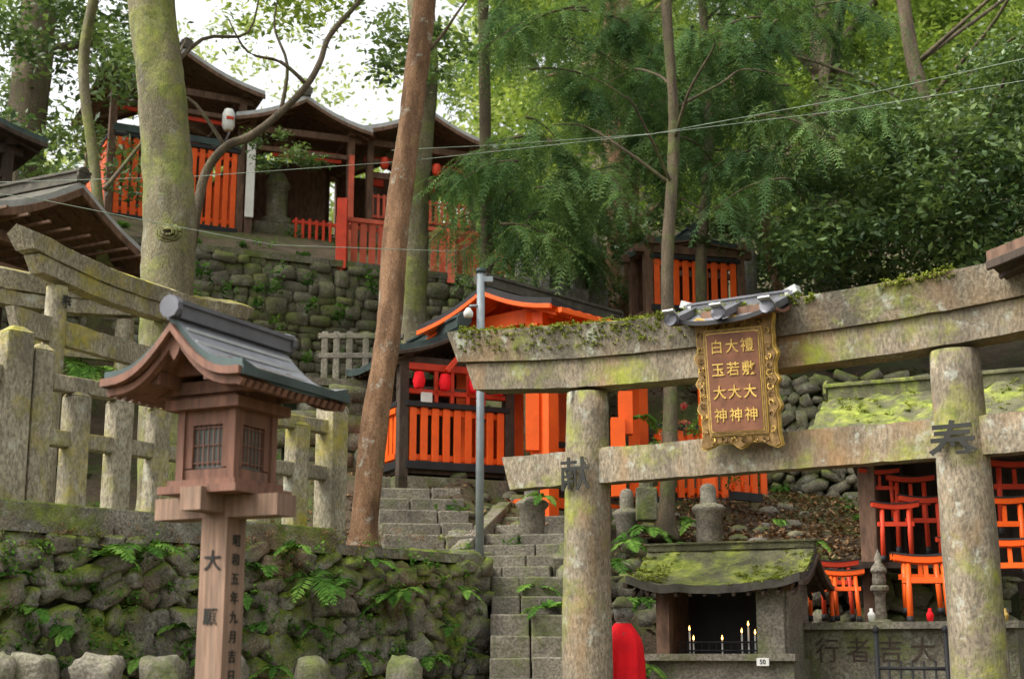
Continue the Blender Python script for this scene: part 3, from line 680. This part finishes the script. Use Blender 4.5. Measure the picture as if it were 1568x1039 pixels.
for x,h in((.2,.17),(.23,.1),(.6,.15),(.65,.2),(.7,.14),(.45,.1)):
    g.tube([(x,.16,zb+.03),(x,.16,zb+.03+h)],.007,M_white,8); g.lathe((x,.16,zb+.035+h),[(0,0),(.006,.008),(.007,.016),(.003,.03),(0,.04)],M_flame,8)
g.box((L-.15,-.14,zb-.02),(.09,.01,.055),M_white); g.text('50',.045,(L-.15,-.147,zb-.02),(1,0,0),(0,0,1),M_ink,.002)
g.finish('candle_altar',.006)
clumps(TUFT,26,.016,L_moss,'roof_moss_tufts',.1,.5,.7)
c=P(954,980,10.5); g=B(); g.M=Matrix.Translation((c.x,c.y,0)); zt=Zp(922,10.5)
g.box((0,0,.45),(.3,.3,.9),M_step); g.lathe((0,0,.9),[(.11,0),(.12,.1),(.1,zt-1.2),(.09,zt-1.12),(.05,zt-1.06),(.045,zt-1.02)],M_step,20)
hz=zt-.065
g.blob((0,0,hz),(.14,.14,.18),M_lich,3,.95,.04); g.lathe((0,0,hz+.03),[(.08,0),(.075,.03),(.04,.07),(.0,.08)],M_uwall,14)
g.blob((0,-.07,hz-.01),(.025,.03,.04),M_lich,2,1,0)
for s in(-1,1): g.blob((s*.073,0,hz-.01),(.02,.03,.055),M_lich,2,1,0); g.blob((s*.026,-.063,hz+.012),(.024,.012,.008),M_black,1,1,0)
g.blob((0,-.066,hz-.038),(.035,.012,.008),M_uwall,1,1,0)
secs=[]
for t in np.linspace(0,1,16):
    zz_=hz-.08-.8*t; q=[]
    for j in range(40):
        a=2*math.pi*j/40; r=(.055+.07*math.sin(min(1,t*5)*math.pi/2)+.02*t)*(1+min(1,t*3)*(.09*math.sin(a*6+1+t)+.05*math.sin(a*13+3*t))); q.append(Vector((r*math.cos(a)*1.05,r*math.sin(a)*.9,zz_+.02*math.sin(a*5)*t)))
    secs.append(q)
g.loft(secs,M_cloth,True)
g.finish('stone_statue_with_red_bib')
# ---------------- pole + wires ----------------
g=B(); c=P(735,700,12.6); z0,z1=H(c.x,c.y)-.2,Zp(418,12.6); g.tube([(c.x,c.y,z0),(c.x,c.y,z1)],.036,M_grey,12); g.tube([(c.x,c.y,z1),(c.x,c.y,z1+.04)],.045,M_copper,12)
g.tube([(c.x,c.y,z1-.3),(c.x-.1,c.y-.05,z1-.32)],.012,M_grey,6); g.lathe((c.x-.11,c.y-.05,z1-.42),[(.04,0),(.045,.04),(.02,.08),(0,.09)],M_white,12); g.box((c.x+.04,c.y,z1-.06),(.14,.05,.05),M_grey)
g.finish('metal_lamp_pole')
def wire(name,pts):
    g=B();out=[]
    for i in range(len(pts)-1):
        for k in range(10): out.append(Vector(pts[i]).lerp(Vector(pts[i+1]),k/10))
    out.append(Vector(pts[-1])); g.tube(out,.0032,M_wire,5); g.finish(name)
wire('overhead_wire',[P(-200,285,13),P(300,270,12.4),P(620,247,12),P(1000,205,11.2),P(1300,150,10.5),P(1800,38,9.5)])
wire('overhead_wire',[P(600,230,13),P(760,222,12.5),P(1000,205,11.9),P(1300,168,11.2),P(1800,85,10)])
wire('overhead_wire',[P(-200,270,9.5),P(60,305,9.8),P(260,345,10.2),P(420,375,10.5),P(700,385,11)])
shrine('neighbouring_hall_right',frame(1660,8.2,1950,7.6,0),1.6,0,Zp(420,8.2),.42,M_copper,.4,wood=M_dark,panel=None,edge=M_brown)
# ---------------- trees ----------------
def spline(pts,n):
    pts=[Vector(p) for p in pts];out=[]
    for i in range(len(pts)-1):
        p0=pts[max(i-1,0)];p1=pts[i];p2=pts[i+1];p3=pts[min(i+2,len(pts)-1)]
        for k in range(n):
            t=k/n; out.append(.5*((2*p1)+(p2-p0)*t+(2*p0-5*p1+4*p2-p3)*t*t+(3*p1-p0-3*p2+p3)*t**3))
    out.append(pts[-1]);return out
def trunk(g,pts,r0,r1,mat,n=14,rough=.12,flare=0,seg=7):
    q=spline(pts,seg);N=len(q); rs=[r0+(r1-r0)*i/(N-1)+flare*max(0,1-i/4)**2 for i in range(N)]; g.tube(q,rs,mat,n,rough); return q
def branches(g,q,n,mat,t0,t1,ln,r,updir=.3,tw=True):
    tips=[]
    for i in range(n):
        t=random.uniform(t0,t1); p=q[int(t*(len(q)-1))]; a=random.uniform(0,6.283)
        d=Vector((math.cos(a),math.sin(a),updir+random.uniform(-.2,.4))); l=ln*random.uniform(.6,1.2)
        pts=[p,p+d*l*.4+Vector((0,0,.1*l)),p+d*l*.75+Vector((random.uniform(-.2,.2),random.uniform(-.2,.2),.15*l)),p+d*l]
        s=spline(pts,4); g.tube(s,list(np.linspace(r,r*.2,len(s))),mat,6,.1); tips+=[s[-1],s[-4],s[-7]]
    return tips
def tree(name,pts,r0,r1,bark,leafmat,nb=10,bl=1.6,crown=None,per=120,ls=.1,flare=.1,t0=.6,cr=.6,knot=None):
    root=empty(name); g=B(); q=trunk(g,pts,r0,r1,bark,22,.16,flare=flare,seg=12); tips=branches(g,q,nb,bark,t0,1,bl,r1*.45)
    if knot:
        k,rr=knot
        for i in range(3): g.tube([(k+Vector((rr*(1.1-.3*i)*math.cos(a),-.02*i,rr*(.8-.25*i)*math.sin(a)))) for a in np.linspace(0,6.283,14)],rr*.16,bark,6,.2)
        g.blob(k,(rr*1.2,rr*.5,rr*.8),M_bark3,2,1,.1)
    g.finish('trunk',0,root)
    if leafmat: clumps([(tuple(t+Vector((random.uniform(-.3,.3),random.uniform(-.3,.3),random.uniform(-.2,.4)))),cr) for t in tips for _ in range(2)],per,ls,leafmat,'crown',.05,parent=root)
    return root
kn=P(268,368,11.05)+Vector((0,-.21,0))
tree('mossy_broadleaf_tree',[P(256,800,11.2),P(256,600,11.2),P(255,470,11.2),P(260,320,11.2),P(250,150,11.2),P(232,0,11.2),P(215,-200,11.3),P(225,-460,11.5)],.24,.16,M_bark1,L_bright,10,1.6,per=90,flare=.05,t0=.9,knot=(kn,.085))
tree('red_barked_tree',[P(553,850,11.6),P(575,640,11.7),P(598,480,11.8),P(608,330,11.9),P(632,160,12),P(650,0,12),P(668,-200,12.1),P(690,-460,12.3)],.11,.1,M_bark2,L_bright,8,1.5,per=90,flare=.06,t0=.88)
tree('mossy_broadleaf_tree',[P(632,545,15.5),P(634,300,15.5),P(650,100,15.6),P(640,-80,15.7),P(645,-350,15.8)],.17,.15,M_bark1,L_bright,8,2.0,per=100,t0=.8)
tree('slender_tree',[P(748,470,16),P(744,250,16),P(740,0,16.1),P(738,-200,16.2)],.075,.06,M_bark3,L_bright,6,1.6,t0=.75)
tree('slender_tree',[P(160,420,14),P(145,260,14),P(128,100,14),P(150,-60,14),P(140,-250,14)],.06,.05,M_bark1,L_mid,5,1.2,per=60,t0=.7)
tree('cedar_tree',[P(15,420,17),P(40,200,17),P(60,0,17),P(75,-250,17)],.26,.2,M_bark3,L_mid,10,1.8,per=90,t0=.5)
tree('slender_tree',[P(1020,830,13.4),P(1026,600,13.6),P(1022,400,13.8),P(1032,200,14),P(1020,0,14),P(1015,-200,14.2)],.075,.045,M_bark3,None,6,1.4,t0=.5)
tree('cedar_tree',[P(950,560,18.5),P(955,300,18.6),P(945,0,18.8),P(940,-300,19)],.24,.17,M_bark2,None,16,2.0,t0=.2)
tree('slender_tree',[P(1078,600,16),P(1074,400,16),P(1085,200,16.4),P(1070,-100,17)],.075,.05,M_bark3,None,6,1.5,t0=.4)
tree('cedar_tree',[P(1280,560,19),P(1270,300,19),P(1265,0,19.5),P(1260,-300,20)],.26,.2,M_bark3,None,16,2.5,t0=.2)
tree('slender_tree',[P(1225,520,17.5),P(1180,400,17.5),P(1160,250,17.6),P(1100,60,17.8)],.07,.03,M_bark2,None,5,1.4,t0=.4)
tree('broadleaf_tree',[P(1500,520,16.5),P(1480,300,16.5),P(1400,100,16.8),P(1360,-200,17)],.14,.07,M_bark3,None,12,2.4,t0=.25)
g=B(); pts=[P(285,430,12.4),P(300,330,12.4),P(315,265,12.5),P(345,225,12.5),P(385,208,12.6),P(430,172,12.7),P(470,130,12.8),P(490,95,12.9),P(505,55,13),P(552,0,13.1),P(600,-60,13.2)]
q=trunk(g,pts,.05,.022,M_bark3,8,.15,0,5)
for a in([P(430,172,12.7),P(440,100,12.8),P(420,40,12.9),P(430,-20,13)],[P(470,130,12.8),P(430,95,12.7),P(380,80,12.6),P(350,30,12.5)],[P(655,80,12),P(680,50,11.9),P(700,20,11.8),P(730,-20,11.8)],[P(345,225,12.5),P(300,160,12.4),P(260,130,12.3),P(285,60,12.3)],[P(160,290,12),P(200,240,12.2),P(225,205,12.3),P(240,160,12.3)],[P(250,120,11.2),P(310,60,11.4),P(380,50,11.6),P(400,-30,11.6)]):
    trunk(g,a,.022,.006,M_bark3,6,.1,0,4)
g.finish('bare_curved_tree')
def vol(n,px0,px1,py0,py1,d0,d1,r0,r1,f=None):
    out=[]
    while len(out)<n:
        px=random.uniform(px0,px1);py=random.uniform(py0,py1)
        if f and not f(px,py): continue
        out.append((tuple(P(px,py,random.uniform(d0,d1))),random.uniform(r0,r1)))
    return out
def fr(px,py): return noise.noise(Vector((px*.006,py*.006,1)))>-.35
def nob(px,py): return not(965<px<1160 and 362<py<495)
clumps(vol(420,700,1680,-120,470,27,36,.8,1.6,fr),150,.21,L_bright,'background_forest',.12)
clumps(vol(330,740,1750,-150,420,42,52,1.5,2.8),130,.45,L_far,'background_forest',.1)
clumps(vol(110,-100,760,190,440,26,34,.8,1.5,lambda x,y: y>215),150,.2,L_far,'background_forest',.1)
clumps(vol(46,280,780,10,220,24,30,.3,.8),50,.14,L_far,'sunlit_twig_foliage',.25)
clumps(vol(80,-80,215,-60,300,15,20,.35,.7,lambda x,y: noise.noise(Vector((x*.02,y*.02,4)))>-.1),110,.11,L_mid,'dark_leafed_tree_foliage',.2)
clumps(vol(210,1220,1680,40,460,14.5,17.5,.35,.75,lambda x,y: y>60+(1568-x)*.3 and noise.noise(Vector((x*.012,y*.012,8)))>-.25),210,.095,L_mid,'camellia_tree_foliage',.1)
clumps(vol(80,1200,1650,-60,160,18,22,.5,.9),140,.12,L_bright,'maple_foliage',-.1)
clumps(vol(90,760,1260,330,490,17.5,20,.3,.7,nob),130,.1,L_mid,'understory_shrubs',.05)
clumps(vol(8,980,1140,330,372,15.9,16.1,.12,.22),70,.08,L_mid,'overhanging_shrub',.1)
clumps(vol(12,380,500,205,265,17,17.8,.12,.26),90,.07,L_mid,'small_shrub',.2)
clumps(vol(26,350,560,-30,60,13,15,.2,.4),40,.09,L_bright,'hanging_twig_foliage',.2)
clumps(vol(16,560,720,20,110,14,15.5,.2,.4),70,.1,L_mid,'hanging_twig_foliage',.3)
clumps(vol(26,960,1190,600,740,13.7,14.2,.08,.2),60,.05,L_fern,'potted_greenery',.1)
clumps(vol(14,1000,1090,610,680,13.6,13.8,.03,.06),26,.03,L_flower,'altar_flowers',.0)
O=[];Dr=[]
root=empty('drooping_cedar_tree')
g=B(); NB=135
for i in range(NB):
    while True:
        px=random.uniform(760,1280);py=random.uniform(-60,390);d=random.uniform(14.6,18)
        if py<410-abs(px-1010)*.25 and not(920<px<1200 and py>265): break
    p=P(px,py,d); a=random.uniform(0,6.283); ln=random.uniform(.6,1.3); dv=Vector((math.cos(a),math.sin(a)*.5,.12))
    pts=[p+dv*ln*t-Vector((0,0,.55*ln*t*t)) for t in np.linspace(0,1,8)]
    g.tube(pts,list(np.linspace(.016,.005,8)),M_bark3,5)
    for k in range(50):
        t=random.uniform(.1,1); q=p+dv*ln*t-Vector((0,0,.55*ln*t*t)); sd=Vector((random.gauss(0,1),random.gauss(0,1),random.uniform(-.9,.15)))
        O.append(q+Vector((random.gauss(0,.05),random.gauss(0,.05),random.gauss(0,.05)))); Dr.append(sd.normalized())
g.finish('limbs',0,root)
sh=np.repeat(rng.uniform(.1,.85,NB),50)+rng.normal(size=len(O))*.12
fronds('needles',[tuple(o) for o in O],[tuple(o) for o in Dr],rng.uniform(.2,.45,len(O)),10,.3,.013,.6,L_cedar,sh,root,False)
def ferns(name,spots):
    O=[];Dr=[];Ls=[]
    for (p,L,n) in spots:
        for i in range(n):
            a=random.uniform(0,6.283); O.append(tuple(p)); Dr.append((math.cos(a),math.sin(a)*.8-.35,random.uniform(.2,1.0))); Ls.append(L*random.uniform(.6,1.15))
    fronds(name,O,Dr,np.array(Ls),16,.28,.022,.75,L_fern)
sp=[]
def wp(px,py):
    r=(px-784)/F/math.cos(TH)*.985; s=(r*W0.y-W0.x)/(wd.x-r*wd.y); q=W0+wd*s; q=q-wn*.03; q.z=Zp(py,q.y); return q
for px,py,L,n in((150,850,.34,6),(215,845,.3,5),(60,935,.2,5),(470,885,.34,6),(500,900,.28,5),(440,840,.22,5),(590,915,.26,6),(605,905,.24,5),(390,960,.26,6),(395,870,.2,6),(220,1010,.2,6),(420,1020,.2,5),(650,1010,.25,6),(700,905,.18,5),(320,1000,.2,5),(105,960,.18,5),(540,1000,.25,6),(20,880,.2,4),(680,960,.2,5),(270,960,.16,5),(560,860,.2,5),(370,910,.22,5),(480,960,.2,6)):
    sp.append((wp(px,py)-wn*.06,L,n))
for px,py,d,L,n in((820,900,11.8,.3,7),(840,930,11.4,.28,7),(865,890,12,.3,6),(960,830,13,.32,8),(1000,815,13.2,.35,8),(1030,835,12.9,.3,7),(1060,800,13.5,.3,7),(980,920,11.4,.3,6),(990,1020,10.8,.22,6),(880,850,12.6,.3,7),(1190,800,13.2,.22,6),(100,555,12.5,.4,9),(140,570,12.5,.4,9),(120,530,13,.4,8),(1250,830,12.8,.22,6),(930,860,12.6,.3,7),(980,640,14,.25,6),(830,760,13.3,.25,6)):
    sp.append((P(px,py,d),L,n))
ferns('ferns',sp)
cl=[]
for i in range(200):
    px=random.uniform(0,735);py=random.uniform(830,1030); cl.append((tuple(wp(px,py)-wn*.03),random.uniform(.03,.09)))
clumps(cl,26,.03,L_fern,'wall_weeds',.05,1,.6)
cl=[]
for i in range(280):
    px=random.uniform(0,735);py=random.uniform(810,1035)
    if noise.noise(Vector((px*.012,py*.012,2)))<.0: continue
    cl.append((tuple(wp(px,py)+wn*.01),random.uniform(.03,.06)))
clumps(cl,40,.013,L_moss,'wall_moss_cushions',.1,1,.7)
cl=[(tuple(wp(random.uniform(0,735),random.uniform(812,835))),random.uniform(.04,.09)) for i in range(40)]
cl+=[(tuple(wp(random.gauss(440,22),random.gauss(860,22))-wn*.05),.07) for i in range(16)]+[(tuple(wp(random.gauss(590,22),random.gauss(920,22))-wn*.05),.06) for i in range(12)]
clumps(cl,30,.03,L_litter,'dry_wall_grass',0,1,.2)
cl=[]
for i in range(60):
    t=random.random();c=UA.lerp(UB,t);c.y-=.12; c.z=random.uniform(4.3,6.4); cl.append((tuple(c),random.uniform(.08,.2)))
clumps(cl,40,.06,L_fern,'ivy_on_terrace_wall',-.1,1,.6)
cl=[]
for i in range(240):
    x=random.uniform(-5,6);y=random.uniform(12.6,24); z=H(x,y)
    if 1.2<x<3.4 and 12<y<14.8: continue
    cl.append(((x,y,z+.04),random.uniform(.08,.28)))
clumps(cl,60,.07,L_fern,'undergrowth',-.15,.6,.4)
C=np.array([(x,y,H(x,y)+.02) for x,y in zip(rng.uniform(-2.5,5.5,9000),rng.uniform(11.8,17,9000))])
C2=np.array([(x,y,H(x,y)+.03) for x,y in zip(rng.uniform(1.2,3.5,4500),rng.uniform(12.2,15,4500))]); C=np.concatenate([C,C2])
quads('leaf_litter',leafquads(C,.055,.6,0,.9),rng.uniform(0,1,len(C)),L_litter)
# ---------------- light ----------------
w=D.worlds.new("World");SC.world=w;w.use_nodes=True;nt=w.node_tree;nt.nodes.clear()
o=nt.nodes.new('ShaderNodeOutputWorld');bg=nt.nodes.new('ShaderNodeBackground');sky=nt.nodes.new('ShaderNodeTexSky');hs=nt.nodes.new('ShaderNodeHueSaturation')
sky.sky_type='NISHITA';sky.sun_disc=False;EL=math.radians(52);AZ=math.radians(-108)
sky.sun_elevation=EL;sky.sun_rotation=AZ;sky.dust_density=6;sky.air_density=1.0
hs.inputs['Saturation'].default_value=.12;hs.inputs['Value'].default_value=2.7
nt.links.new(sky.outputs[0],hs.inputs['Color']);nt.links.new(hs.outputs[0],bg.inputs[0]);nt.links.new(bg.outputs[0],o.inputs[0]);bg.inputs[1].default_value=.15
sl=D.lights.new('sun','SUN');sl.energy=2.2;sl.angle=math.radians(35);sl.color=(1,.94,.82)
so=D.objects.new('sun',sl);SC.collection.objects.link(so)
dv=Vector((math.sin(AZ)*math.cos(EL),math.cos(AZ)*math.cos(EL),math.sin(EL)))
so.rotation_euler=dv.to_track_quat('Z','Y').to_euler(); so.location=dv*60
